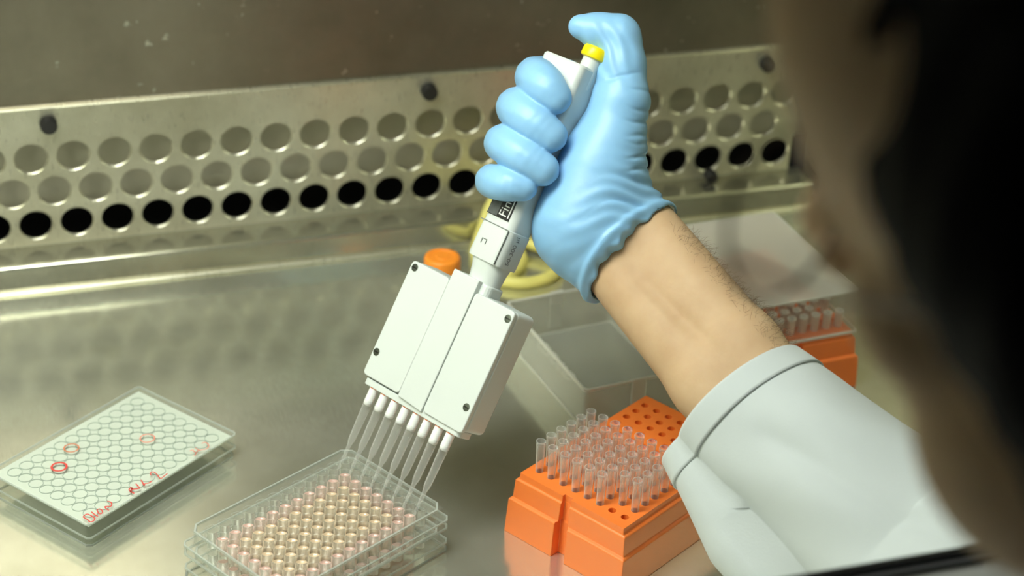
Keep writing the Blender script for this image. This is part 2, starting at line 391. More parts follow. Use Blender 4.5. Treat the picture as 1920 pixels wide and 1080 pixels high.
# ================================================================== WELL PLATES
def well_mesh(name, r, depth, m, lip=.5, bottom=True):
    b = B(); n = 18
    prof = [(r+.45, 0), (r+.45, lip), (r, lip), (r*.93, -depth)]
    b.lathe(prof, n, cap0=False, cap1=bottom); return mesh(name, b.V, b.F, m, True)
me_well = well_mesh('well', 3.65, 10.6, m_plate)
def liquid_mesh(name, m):
    b = B(); n = 18; b.lathe([(3.3, -10.0), (3.55, -2.2), (3.1, -2.9), (1.8, -3.2), (.01, -3.3)], n, cap0=True, cap1=True)
    return mesh(name, b.V, b.F, m, True)
me_liq, me_liq2 = liquid_mesh('medium', m_liq), liquid_mesh('medium', m_liq2)
def frame_ring(b, x0, x1, y0, y1, z0, z1, t, ch=5):
    """thin upright band following a rectangle with clipped corners"""
    def o_(d): return [(x0+ch+d*.4, y0+d), (x1-ch-d*.4, y0+d), (x1-d, y0+ch+d*.4), (x1-d, y1-ch-d*.4), (x1-ch-d*.4, y1-d), (x0+ch+d*.4, y1-d), (x0+d, y1-ch-d*.4), (x0+d, y0+ch+d*.4)]
    A, I = o_(0), o_(t); k = 8
    V = [(x, y, z0) for x, y in A]+[(x, y, z1) for x, y in A]+[(x, y, z1) for x, y in I]+[(x, y, z0) for x, y in I]; F = []
    for j in range(k):
        q = (j+1) % k; F += [(j, q, q+k, j+k), (j+k, q+k, q+2*k, j+2*k), (j+2*k, q+2*k, q+3*k, j+3*k), (j+3*k, q+3*k, q, j)]
    return b.add(V, F)
CXW, CYW = 49.5, -31.5                              # centre of the 12 by 8 array in plate coordinates (first well at 0, 0; rows run to -y)
def plate_shell(parent, deck_mat):
    b = B(); zt = 14.4
    perforated(b, 0, -63, 12, 8, 9, 9, 3.7, zt, .6, seg=16)
    ax0, ax1, ay0, ay1 = -4.5, 103.5, -67.5, 4.5; bx0, bx1, by0, by1 = CXW-58.8, CXW+58.8, CYW-40.8, CYW+40.8
    for r4 in ([(bx0, by0), (bx1, by0), (ax1, ay0), (ax0, ay0)], [(bx1, by0), (bx1, by1), (ax1, ay1), (ax1, ay0)], [(bx1, by1), (bx0, by1), (ax0, ay1), (ax1, ay1)], [(bx0, by1), (bx0, by0), (ax0, ay0), (ax0, ay1)]):
        b.add([(x, y, zt) for x, y in r4], [(0, 1, 2, 3)])
    obj('deck', b.vf, deck_mat, parent)
    b = B(); frame_ring(b, bx0, bx1, by0, by1, 6.2, zt+.2, .9); obj('upper_wall', b.vf, m_plate, parent)
    b = B(); frame_ring(b, bx0, bx1, by0, by1, zt, zt+1.4, 1.1); obj('top_rim', b.vf, m_edge, parent)
    b = B(); frame_ring(b, CXW-63, CXW+63, CYW-42.4, CYW+42.4, 0, 6.2, 1.0, 3); obj('skirt', b.vf, m_plate, parent)
    b = B(); frame_ring(b, CXW-63, CXW+63, CYW-42.4, CYW+42.4, 5.8, 6.4, 4.4, 3); obj('skirt_ledge', b.vf, m_plate, parent)
    b = B(); frame_ring(b, CXW-63.2, CXW+63.2, CYW-42.6, CYW+42.6, 5.7, 6.6, .9, 3); obj('skirt_rim', b.vf, m_edge, parent)
    b = B(); frame_ring(b, CXW-63.2, CXW+63.2, CYW-42.6, CYW+42.6, 0, .9, 1.2, 3); obj('foot_rim', b.vf, m_edge, parent)
def filled_plate(loc, rz, label):
    t = tag(empty('well_plate', loc, rz), label, 'well plate', 'stacked plates under the pipette')
    plate_shell(t, m_plate)
    for i in range(12):
        for j in range(8):
            wl = link('well', me_well, t, (9*i, -9*j, 14.4))
            edge = i in (0, 11) or j in (0, 7)
            if j > 0 and i < 11: link('medium', me_liq2 if (edge or i == 10 or j == 1) else me_liq, wl)
    return t
T2 = 0.4966
filled_plate((137.14, 858.11, 15.6), T2, 'clear well plate filled with pale pink medium, right under the pipette tips')
filled_plate((137.14, 858.11, 0.0), T2, 'lower clear well plate beneath the one being filled')
# lidded plate on the left
T1 = 0.633
p1 = tag(empty('well_plate', (39.72, 963.12, 0), T1), 'flat white topped well plate lying at the left under a clear lid', 'well plate')
b = B(); b.box(CXW-58.8, CXW+58.8, CYW-39.8, CYW+39.8, 13.2, 13.9); obj('film', b.vf, m_film, p1)
b = B(); frame_ring(b, CXW-58.8, CXW+58.8, CYW-39.8, CYW+39.8, 1, 13.2, .9, 3); obj('upper_wall', b.vf, m_plate, p1)
b = B(); frame_ring(b, CXW-60.4, CXW+60.4, CYW-41, CYW+41, 0, 4, .9, 3); obj('skirt', b.vf, m_plate, p1)
b = B(); frame_ring(b, CXW-60.6, CXW+60.6, CYW-41.2, CYW+41.2, 0, .8, 1, 3); obj('foot_rim', b.vf, m_edge, p1)
rb = B(); rb.lathe([(4.4, 13.9), (4.4, 14.3), (4.0, 14.3), (4.0, 13.9)], 24, cap0=False, cap1=False); me_ring = mesh('well', rb.V, rb.F, m_ring, False)
me_cup = well_mesh('well_cup', 3.3, 10, m_plate, 0)
for i in range(12):
    for j in range(8): link('well', me_ring, p1, (9*i, -9*j, 0))
lid = tag(empty('plate_lid', (39.72, 963.12, 3), T1), 'clear flat lid with red handwriting lying over the white topped plate', 'lid')
b = B(); b.box(CXW-61, CXW+61, CYW-41.7, CYW+41.7, 12.2, 13.2); obj('lid_top', b.vf, m_lid, lid, bev=.4)
b = B(); frame_ring(b, CXW-61, CXW+61, CYW-41.7, CYW+41.7, 3.4, 12.2, .9, 2); obj('lid_wall', b.vf, m_plate, lid)
b = B(); frame_ring(b, CXW-61.2, CXW+61.2, CYW-41.9, CYW+41.9, 12.4, 13.3, .8, 2); obj('lid_edge', b.vf, m_edge, lid)
b = B(); frame_ring(b, CXW-61.2, CXW+61.2, CYW-41.9, CYW+41.9, 3, 3.8, .9, 2); obj('lid_edge', b.vf, m_edge, lid)
strokes = [([(-7.4,65.1),(-7.6,69.0),(-8.1,71.4),(-6.5,72.2),(-4.3,71.2),(-3.8,68.4),(-3.9,65.0),(-5.5,64.5),(-7.4,65.1)], .75, m_red),
 ([(-1.0,65.0),(-1.6,68.0),(-1.8,71.1)], .75, m_red), ([(2.5,65.9),(0.6,68.9),(0.8,70.3),(2.6,70.2),(3.8,68.1),(3.8,66.5),(2.5,65.9)], .7, m_red),
 ([(11.8,64.5),(12.4,66.2),(11.5,68.4),(9.5,69.5),(8.5,68.3),(7.3,67.3),(6.3,69.3),(6.2,71.6)], .7, m_red),
 ([(26.8,70.8),(27.4,66.1),(29.8,65.2),(29.4,67.2),(32.4,69.6)], .8, m_red), ([(34.3,64.5),(33.4,67.1),(32.5,69.7)], .7, m_red), ([(26.2,68.3),(30.2,65.8)], .8, m_red),
 ([(38.7,64.2),(37.6,66.6),(36.0,69.6),(37.7,68.5),(39.4,69.7),(42.2,69.7)], .7, m_red), ([(45.8,65.2),(47.3,63.3),(49.2,63.7),(48.8,67.0),(47.0,71.7),(50.0,71.6),(53.3,71.2)], .65, m_red),
 ([(78.5,64.9),(80.3,65.6),(79.6,67.2),(79.4,68.9),(77.6,70.1),(76.4,70.1)], .6, m_red2), ([(79.3,67.8),(79.7,69.3)], .6, m_red2), ([(82.8,65.1),(82.5,67.6),(82.4,69.6)], .55, m_red2),
 ([(79.1,69.4),(81.5,68.5),(84.0,69.5),(85.4,70.7)], .55, m_red2), ([(88.7,64.8),(90.8,65.3),(90.9,67.4),(89.5,69.7),(87.2,70.9),(85.4,70.7)], .6, m_red2)]
def flat_stroke(pts, wdt, z, closed=False):
    P = np.array([(x, -y) for x, y in pts], float); n = len(P)
    if len(P) > 2:
        Q = []
        for i in range(n-1):
            p0, p1_, p2, p3 = P[max(i-1, 0)], P[i], P[i+1], P[min(i+2, n-1)]
            for k in range(5):
                t = k/5; Q.append(.5*(2*p1_+(-p0+p2)*t+(2*p0-5*p1_+4*p2-p3)*t*t+(-p0+3*p1_-3*p2+p3)*t**3))
        Q.append(P[-1]); P = np.array(Q)
    T = np.gradient(P, axis=0); T /= np.linalg.norm(T, axis=1)[:, None]+1e-9; N = np.stack([-T[:, 1], T[:, 0]], 1)*wdt/2
    V = [(p[0]+d[0], p[1]+d[1], zz) for p, d in zip(P, N) for d, zz in ((d, z), (-d, z), (-d, z+.08), (d, z+.08))]; F = []
    for i in range(len(P)-1):
        for j in range(4): F.append((4*i+j, 4*i+(j+1) % 4, 4*i+4+(j+1) % 4, 4*i+4+j))
    return V, F
for pts, wd, mm_ in strokes: obj('ink_mark', flat_stroke(pts, wd, 13.25), mm_, lid)
for (i, j), mm_, wd in (((4, 1), mat('orange red ink', (206, 120, 84), .6), .9), ((2, 2), m_red, 1.3), ((8, 4), m_red2, .8)):
    obj('ink_ring', flat_stroke([(9*i+4.3*math.cos(a), 9*j+4.3*math.sin(a)) for a in np.linspace(0, 2*math.pi, 17)], wd, 13.25), mm_, lid)

# ================================================================== PIPETTE TIPS AND RACKS
def tip_mesh(name, m, n=14):
    b = B()   # z measured from the tip's open end at 0 up to its collar at 47
    b.lathe([(.55, 0), (1.3, 18.5), (1.5, 20), (2.1, 21.2), (2.2, 24), (2.75, 45), (3.0, 45.2), (3.0, 47), (2.5, 47), (2.4, 44), (1.85, 24), (1.8, 22.5), (1.1, 19.5), (.35, 0)], n, cap0=False, cap1=False)
    return mesh(name, b.V, b.F, m, True)
me_tip = tip_mesh('pipette_tip', m_tip); me_wtip = tip_mesh('pipette_tip', m_wtip)
def rack(loc, rz, label):
    """first hole at the origin, 12 holes along +x, 8 along -y; top at z = 41"""
    t = tag(empty('tip_rack', loc, rz), label, 'tip rack')
    def outline(mx, my, nw, nd):
        x0, x1, y0, y1 = -mx, 99+mx, -63-my, my; yc = -28.5
        return [(x0, y0), (x1, y0), (x1, yc-nw), (x1-nd, yc-nw), (x1-nd, yc+nw), (x1, yc+nw), (x1, y1), (x0, y1), (x0, yc+nw), (x0+nd, yc+nw), (x0+nd, yc-nw), (x0, yc-nw)]
    lev = [(0, 14.2, 12.0, 4.8, 6.5), (22.6, 13.2, 11.0, 4.6, 5.6), (23.4, 12.4, 10.3, 4.6, 5.0), (24, 11.2, 9.4, 3.4, 4.0), (36.0, 10.6, 8.6, 3.0, 3.6), (36.6, 10.0, 8.0, 3.0, 3.2), (37.0, 9.5, 6.9, 3.0, 2.6), (38.2, 9.3, 6.6, 3.0, 2.4), (41, 9.1, 6.4, 3.0, 2.2)]
    b = B(); b.rings([[(x, y, z) for x, y in outline(mx, my, nw, nd)] for z, mx, my, nw, nd in lev], True, False)
    obj('rack_body', b.vf, m_orange, t, bev=.35)
    b = B(); perforated(b, 0, -63, 12, 8, 9, 9, 2.35, 41, 18, seg=16, cap=True)
    ax0, ax1, ay0, ay1 = -4.5, 103.5, -67.5, 4.5; o = outline(9.1, 6.4, 3.0, 2.2)
    b.add([(x, y, 41) for x, y in [o[0], o[1], (ax1, ay0), (ax0, ay0)]], [(0, 1, 2, 3)])
    b.add([(x, y, 41) for x, y in [o[6], o[7], (ax0, ay1), (ax1, ay1)]], [(0, 1, 2, 3)])
    b.add([(x, y, 41) for x, y in [o[1], o[2], o[3], o[4], o[5], o[6], (ax1, ay1), (ax1, ay0)]], [(0, 1, 2, 3, 4, 5, 6, 7)])
    b.add([(x, y, 41) for x, y in [o[7], o[8], o[9], o[10], o[11], o[0], (ax0, ay0), (ax0, ay1)]], [(0, 1, 2, 3, 4, 5, 6, 7)])
    obj('hole_plate', b.vf, m_orange, t)
    return t
ORD = ['first', 'second', 'third', 'fourth', 'fifth', 'sixth', 'seventh', 'eighth']
TR = 0.5344; RLOC = np.array([325.54, 853.38, 0.0])
rack(RLOC, TR, 'open orange tip rack in front of the forearm, rear holes empty')
c3, d3 = np.array([math.cos(TR), math.sin(TR), 0]), np.array([math.sin(TR), -math.cos(TR), 0])
for i in range(6):
    for j in range(8):
        if (i, j) in ((0, 6), (0, 7)): continue
        p = RLOC+c3*9*i+d3*9*j+np.array([0, 0, 14.6])
        tag(link('pipette_tip', me_tip, None, p), f'clear pipette tip in open orange rack, {ORD[i]} row from front left, {ORD[j]} from back', 'pipette tip', 'tips in the open orange rack')
# closed rack at the back right
T3 = 0.075; NR = np.array([584.0, 951.0, 0.0])      # near right foot corner
ex, ey = np.array([math.cos(T3), math.sin(T3), 0]), np.array([-math.sin(T3), math.cos(T3), 0])
R2 = NR-ex*(63+12.0)+ey*14.2                             # first hole: rack turned so its long side runs away from the viewer
rack(R2, T3+math.pi/2, 'closed orange tip rack at the back right beyond the forearm')
def box_lid(name, loc, rz, lx, ly, hgt, m, opening_up, label, medge):
    t = tag(empty(name, loc, rz), label, 'box lid'); th = 1.2
    def ring(x0, x1, y0, y1, r, z): return [(x, y, z) for x, y in rrect(x0, x1, y0, y1, r, 3)]
    z0, z1 = (0, hgt); b = B(); dr = 1.5
    if opening_up:
        b.rings([ring(0+dr, lx-dr, dr, ly-dr, 3, 0), ring(0, lx, 0, ly, 3, hgt), ring(th, lx-th, th, ly-th, 2.2, hgt), ring(dr+th, lx-dr-th, dr+th, ly-dr-th, 2.2, th)], True, True)
    else:
        b.rings([ring(0, lx, 0, ly, 3, 0), ring(dr, lx-dr, dr, ly-dr, 3, hgt-th), ring(dr+th, lx-dr-th, dr+th, ly-dr-th, 2.2, hgt-th), ring(th, lx-th, th, ly-th, 2.2, 0)], False, False)
        tp_ = B(); tp_.rings([ring(dr, lx-dr, dr, ly-dr, 3, hgt-th), ring(dr, lx-dr, dr, ly-dr, 3, hgt)]); obj('lid_top', tp_.vf, m_lidhaze, t)
    obj('lid_shell', b.vf, m, t)
    rim = hgt if opening_up else 0
    b = B(); b.rings([ring(-.7, lx+.7, -.7, ly+.7, 3.4, rim-1), ring(-.7, lx+.7, -.7, ly+.7, 3.4, rim+.6), ring(.9, lx-.9, .9, ly-.9, 2.4, rim+.6), ring(.9, lx-.9, .9, ly-.9, 2.4, rim-1)], False, False)
    obj('rim', b.vf, medge, t)
    zc = 0 if opening_up else hgt
    b = B(); b.rings([ring(dr-.3, lx-dr+.3, dr-.3, ly-dr+.3, 3.2, zc-.2), ring(dr-.3, lx-dr+.3, dr-.3, ly-dr+.3, 3.2, zc+.5), ring(dr+.9, lx-dr-.9, dr+.9, ly-dr-.9, 2.4, zc+.5), ring(dr+.9, lx-dr-.9, dr+.9, ly-dr-.9, 2.4, zc-.2)], False, False)
    obj('edge_bead', b.vf, medge, t)
    return t
m_fedge = clear('frosted edge', (.9, .9, .88), .6, (240, 240, 230), .2, 1.35)
# the closed rack's lid sits over its upper step
lidc = R2-ex*9.4-ey*10.4
l2 = box_lid('rack_lid', lidc+np.array([0, 0, 41.2]), T3, 63+2*9.4, 99+2*10.4, 29.5, m_lwall, False, 'clear lid closed over the back right orange rack, haze and reflection coloured into its top', m_fedge)
for i in range(4):
    for j in range(8):
        if (i*5+j*3) % 7 in (2, 5) and i: continue
        p = R2+np.array([0, 0, 6.0])+ey*9*i+ex*9*j
        tag(link('pipette_tip', me_wtip, None, p), 'white pipette tip inside the closed rack at the back right', 'pipette tip', 'tips in the closed rack')
# the open rack's lid lying mouth upwards behind it
LR = math.atan2(.1199, .9928)
lu, lv = np.array([math.cos(LR), math.sin(LR), 0]), np.array([-math.sin(LR), math.cos(LR), 0])
LN = np.array([387.4, 943.9, 0.0])
ol = box_lid('rack_lid', LN, LR, 82, 118, 30, m_frost, True, 'clear empty rack lid lying mouth up behind the open orange rack', m_fedge)
for y0, yy in ((0, 1), (118, -1)):   # finger clips on the short sides
    b = B(); b.rings([[(x, y0-yy*2.4, z), (x, y0+yy*.2, z), ] if False else [(33, y0-yy*1.6, z), (43, y0-yy*1.6, z), (43, y0+yy*.4, z), (33, y0+yy*.4, z)] for z in (3, 31.4)][:2] if True else [], True, True)
    obj('clip', b.vf, m_fedge, ol, bev=.6)
def text(body, size, name, parent, matrix, m, extrude=.06):
    c = bpy.data.curves.new(name, 'FONT'); c.body = body; c.size = size*MM; c.extrude = extrude*MM; c.align_x = 'CENTER'; c.align_y = 'CENTER'
    t = bpy.data.objects.new(name, c); COL.objects.link(t); bpy.context.view_layer.update()
    me = bpy.data.meshes.new_from_object(t.evaluated_get(bpy.context.evaluated_depsgraph_get())); bpy.data.objects.remove(t)
    me.materials.clear(); me.materials.append(m)
    o = bpy.data.objects.new(name, me); COL.objects.link(o); o.parent = parent
    M_ = Matrix(matrix).to_4x4() if len(matrix) == 3 else matrix
    o.matrix_local = M_; return o
def frame_mat(x, y, z, loc):
    M_ = Matrix.Identity(4)
    for k in range(3): M_[k][0], M_[k][1], M_[k][2], M_[k][3] = x[k], y[k], z[k], loc[k]*MM
    return M_
text('CUPLAND', 11, 'raised_letters', ol, frame_mat((0, -1, 0), (1, 0, 0), (0, 0, 1), (20, 80, 1.5)), m_fedge, .25)

# ================================================================== MULTICHANNEL PIPETTE
EP = np.array([232.598, 874.016, 24.0])
ZA = np.array([0.4722, 0.2559, 0.8435]); XN = np.array([0.4765, -0.8792, 0.0]); ZA = ZA-XN*(ZA@XN); ZA /= np.linalg.norm(ZA); XN /= np.linalg.norm(XN); YB = np.cross(ZA, XN)
PM = frame_mat(XN, YB, ZA, EP)
pip = tag(empty('multichannel_pipette', matrix=PM), 'white eight channel pipette with yellow plunger button held in the gloved hand', 'pipette')
YFc, YBk = -5.0, 16.0                    # front and back of the wide head (local y points away from the viewer)
def plate_xz(b, poly, y0, y1): return b.rings([[(x, y0, z) for x, z in poly], [(x, y1, z) for x, z in poly]])
def rr_xz(x0, x1, z0, z1, r, n=4): return [(x, z) for x, z in rrect(x0, x1, z0, z1, r, n)]
b = B(); plate_xz(b, rr_xz(-40.5, 41.5, 59.5, 133, 3.2), YFc+3.2, YBk); obj('head_housing', b.vf, m_white, pip, bev=1.6, seg=3, auto=40)
b = B(); plate_xz(b, rr_xz(-40.5, -10.3, 60.5, 133, 2.6), YFc, YFc+3.4); obj('side_cover', b.vf, m_white, pip, bev=.7, seg=3)
b = B(); plate_xz(b, rr_xz(10.3, 41.5, 58.5, 133, 2.6), YFc, YFc+3.4); obj('side_cover', b.vf, m_white, pip, bev=.7, seg=3)
b = B(); plate_xz(b, [(-9.9, 59.5), (9.9, 58), (9.9, 139.5), (-9.9, 139.5)], YFc-.5, YFc+3.6); obj('centre_cover', b.vf, m_white, pip, bev=.5, seg=2)
b = B(); b.prism(rrect(-12, 16, -2, 14, 4), 130, 139); obj('head_shoulder', b.vf, m_white, pip, bev=1.2, seg=3)
b = B(); b.prism(rrect(-38.5, 39.5, -3.6, 9.5, 3), 55.5, 59.6); obj('bottom_rail', b.vf, m_white, pip, bev=.6)
for x, z in ((-36.8, 129.3), (-37.3, 75.4), (38.4, 128), (37.4, 73.2)):
    b = B(); n = 16
    sc = obj('screw', tube([(x, YFc+.4, z), (x, YFc-.25, z), (x, YFc-.3, z)], [2.3, 2.3, 1.6], 16, 1), m_screw, pip, auto=40)
    obj('slot', B().box(x-1.7, x+1.7, YFc-.45, YFc-.2, z-.35, z+.35).vf, m_label, sc)
me_noz = None
b = B(); b.lathe([(2.0, 44.5), (2.55, 45), (2.75, 46.5), (2.75, 55), (2.4, 56.5)], 20); me_noz = mesh('nozzle', b.V, b.F, m_nozz, True)
b = B(); b.lathe([(2.6, 54.9), (2.85, 55.0), (2.85, 55.3), (2.6, 55.5)], 20); me_or = mesh('orange_ring', b.V, b.F, m_orange, True)  # thin orange band near the top of the nozzle
for k in range(8):
    nz = link('nozzle', me_noz, pip, (-31.5+9*k, 0, 0)); link('orange_ring', me_or, nz)
    tp = bpy.data.objects.new('pipette_tip', me_tip); COL.objects.link(tp); tp.matrix_world = frame_mat(XN, YB, ZA, EP+XN*(-31.5+9*k)+ZA*.5)
    order = ['leftmost', 'second from left', 'third from left', 'fourth from left', 'fifth from left', 'sixth from left', 'seventh from left', 'rightmost'][k]
    tag(tp, f'clear pipette tip fitted on the {order} nozzle of the white pipette', 'pipette tip', 'tips on the pipette')
# neck and handle (local x = width, y = depth)
HX, HY = 4.0, 6.0
def loft(levels, n=5):
    return [[(x, y, z) for x, y in rrect(HX-wx/2+dx, HX+wx/2+dx, HY-wy/2+dy, HY+wy/2+dy, r, n)] for z, wx, wy, r, dx, dy in levels]
b = B(); b.rings(loft([(137, 20, 15, 7, 1, 0), (141, 20, 15.5, 7.2, 1, 0), (147, 21.5, 17, 7.5, .5, 0), (152, 22.5, 20, 7, 0, 0), (156, 22.5, 20, 7, 0, 0)])); obj('neck', b.vf, m_white, pip, auto=40)
b = B(); b.rings(loft([(151, 24, 21.5, 5, 0, 0), (153, 24.4, 22, 5, 0, 0), (172, 24, 22, 5, 0, 0), (172.6, 23, 21, 5, 0, 0)])); obj('lower_sleeve', b.vf, m_white, pip, bev=0, auto=35)
b = B(); b.rings(loft([(172.4, 23.2, 21.4, 5, 0, 0), (200, 22.5, 22, 5, 0, 0), (235, 22.5, 23, 5, 0, 0), (250, 24, 24, 4.5, -.5, 0), (262, 27.5, 25, 4, -2.2, 0), (270, 31, 25, 4, -4, 0), (272.4, 31, 25, 4, -4, 0), (273.6, 29, 23, 3.2, -4, 0)])); obj('handle', b.vf, m_white, pip, auto=35)
yf = HY-11.0
b = B(); plate_xz(b, [(HX-9.5, 176.6), (HX+7, 176.6), (HX+7, 195), (HX-9.5, 195)], yf-.25, yf+.6); obj('label', b.vf, m_label, pip)
b = B(); plate_xz(b, [(HX-9.2, 177), (HX-2.2, 177), (HX-2.2, 190), (HX-9.2, 190)], yf-.34, yf-.1); obj('label_patch', b.vf, m_lgrey, pip)
rot = ((0, 0, 1), (-1, 0, 0), (0, -1, 0))
text('Finn', 8.0, 'label_lettering', pip, frame_mat(*rot, (HX+1.8, yf-.32, 184.5)), m_ink, .05)
obj('label_line', B().box(HX+5.4, HX+6.2, yf-.36, yf-.2, 178, 193).vf, m_ink, pip)
text('50-300 µl', 4.6, 'volume_lettering', pip, frame_mat((0, 0, 1), (0, -1, 0), (1, 0, 0), (HX+12.25, HY-2.5, 162)), m_dkink, .04)
obj('window_mark', B().box(HX-5, HX-1.2, -5.3, -5.05, 162, 162.5).box(HX-5, HX-4.5, -5.3, -5.05, 159.4, 162).box(HX-1.7, HX-1.2, -5.3, -5.05, 159.4, 162).vf, m_grey, pip)
obj('seam_line', B().box(HX-11.6, HX+9.6, HY-11.12, HY-10.6, 171.8, 172.4).box(HX+9.6, HX+10.1, HY-11.1, HY-10.4, 151.5, 172).vf, m_grey, pip)
PLX, PLY = 10.2, 6.0
b = B(); b.lathe([(5.6, 262), (5.6, 280)], 24, (PLX, PLY)); obj('plunger_rod', b.vf, m_white, pip, auto=40)
b = B(); b.lathe([(6.6, 279.5), (7.6, 280), (7.9, 281), (7.7, 285), (7.0, 286.2), (4, 286.8)], 28, (PLX, PLY)); obj('plunger_button', b.vf, m_yel, pip, auto=40)

# ================================================================== BOTTLE AND TUBE
bt = tag(empty('sample_bottle', (333, 1081, 0)), 'small bottle with orange screw cap standing behind the pipette head', 'bottle')
b = B(); b.lathe([(10, 0), (11.5, 1), (11.8, 3), (11.8, 36), (11, 40), (8.5, 44), (8.5, 50)], 28); obj('bottle_body', b.vf, m_plate, bt, auto=40)
b = B(); b.lathe([(10, 0.8), (11, 1.5), (11.2, 3), (11.2, 22)], 24); obj('bottle_contents', b.vf, m_liq, bt, auto=40)
b = B(); n = 48
def capr(r, z, rib): return [((r+(rib if j % 2 else 0))*math.cos(2*math.pi*j/n), (r+(rib if j % 2 else 0))*math.sin(2*math.pi*j/n), z) for j in range(n)]
b.rings([capr(11.9, 46, 0), capr(11.9, 46.5, .4), capr(12.1, 58, .35), capr(11.7, 59.6, .1), capr(11, 60.2, 0), capr(8.6, 60.2, 0), capr(8.2, 59.6, 0), capr(4.5, 59.6, 0), capr(4.2, 60.1, 0), capr(3.2, 60.1, 0)]); obj('screw_cap', b.vf, m_cap, bt, auto=40)
zt_ = 4.3
tb_pts = [(421, 1250, 33), (420.5, 1228, 34), (417, 1214, 35), (409, 1203.5, 33.5), (402, 1197, 26), (397.5, 1194, 15), (393, 1190, 6), (388, 1178, zt_), (386, 1160, zt_), (388, 1144, zt_), (395, 1134, zt_), (410, 1127.5, zt_), (428, 1131, zt_), (441, 1143, zt_+1), (443, 1158, zt_+2), (434, 1173, zt_+3), (424, 1181, zt_+4), (417, 1180, zt_+4), (419, 1171, zt_+2), (418, 1160, zt_), (411, 1149, zt_), (402, 1141, zt_), (396, 1139, zt_)]
tag(obj('rubber_tube', tube(tb_pts, 4.2, 14, 6), m_tube, smooth=True), 'pale yellow rubber tube coming over the ledge and coiling on the bench', 'tube')

# ================================================================== PERSON
D0 = 1091.0
def hp(x, y, d=0.0): return at(x, y, D0+d)
W = hp(1186, 470, 4); EL = at(1690, 1088, 985); SH = np.array([545.0, 325.0, 150.0])
fore = (EL-W)/np.linalg.norm(EL-W)
person = tag(empty('person', (330, 300, -300)), 'person in a white coat seen from behind at the right, blue gloved hand raised', 'person')
PB = np.array([330, 300, -300.0])

fingers = [
 [(hp(1120, 200, 30), 13), (hp(1060, 150, 26), 12), (hp(1008, 144, 10), 11.8), (hp(1009, 149, -7), 12), (hp(1024, 164, -15), 11.4), (hp(1040, 183, -16.5), 9.6)],
 [(hp(1095, 262, 33), 13), (hp(1030, 205, 27), 12), (hp(973, 201, 9), 11.6), (hp(974, 206, -7), 11.8), (hp(1000, 228, -15), 11.4), (hp(1032, 254, -16.5), 9.6)],
 [(hp(1080, 322, 35), 12.5), (hp(1010, 270, 28), 11.5), (hp(948, 268, 9), 10.8), (hp(950, 272, -7), 11.2), (hp(980, 293, -15), 11.2), (hp(1017, 317, -16.5), 9.6)],
 [(hp(1060, 378, 34), 12), (hp(990, 345, 27), 10.5), (hp(927, 339, 9), 9.6), (hp(929, 341, -6), 9.9), (hp(953, 346, -14), 9.6), (hp(982, 351, -15.5), 7.8)]]
def spline(ch, sub=4):
    P = np.array([np.append(p, r) for p, r in ch]); Q = []
    for i in range(len(P)-1):
        p0, p1_, p2, p3 = P[max(i-1, 0)], P[i], P[i+1], P[min(i+2, len(P)-1)]
        for k in range(sub):
            t = k/sub; Q.append(.5*(2*p1_+(-p0+p2)*t+(2*p0-5*p1_+4*p2-p3)*t*t+(-p0+3*p1_-3*p2+p3)*t**3))
    Q.append(P[-1]); return [(q[:3], q[3]) for q in Q]
fingers = [spline(fi) for fi in fingers]
thumb = [(hp(1100, 400, 4), 24), (hp(1146, 260, -2), 19), (hp(1164, 190, -4), 15.6), (hp(1165, 120, -3), 13.0), (hp(1158, 70, -2), 12.2), (hp(1120, 58, -3), 9.2), (hp(1088, 50, -4), 6.8)]
cuffC = hp(1186, 478, 4)
cl = at(1100, 566, D0+4); cr = at(1270, 392, D0+4); e1 = (cl-cr)/np.linalg.norm(cl-cr)
axis = fore-e1*(fore@e1); axis /= np.linalg.norm(axis); e2 = np.cross(axis, e1)
if e2@CF > 0: e2 = -e2                                   # e2 points to the viewer
f32 = lambda v: np.asarray(v, np.float32)
def arm_sdf(P):
    d = None
    for s_, k_ in ((19, -1), (-19, 1)):
        a = W+e1*s_*.75-fore*30; b_ = W+e1*s_*.70+fore*90; c_ = EL+e1*s_*.5
        q = smin(cap_(P, a, b_, 18, 20.5), cap_(P, b_, c_, 20.5, 27), 8)
        d = q if d is None else smin(d, q, 14)
    q = (P-f32(W)); t = q@f32(axis)                      # tendon groove on the near side
    s1 = q@f32(e1)-9-.02*t; dep = q@f32(e2)
    g = np.exp(-(s1/3.2)**2)*np.exp(-((t-52)/36)**2)*np.clip((dep-5)/10, 0, 1)
    return d+2.2*g
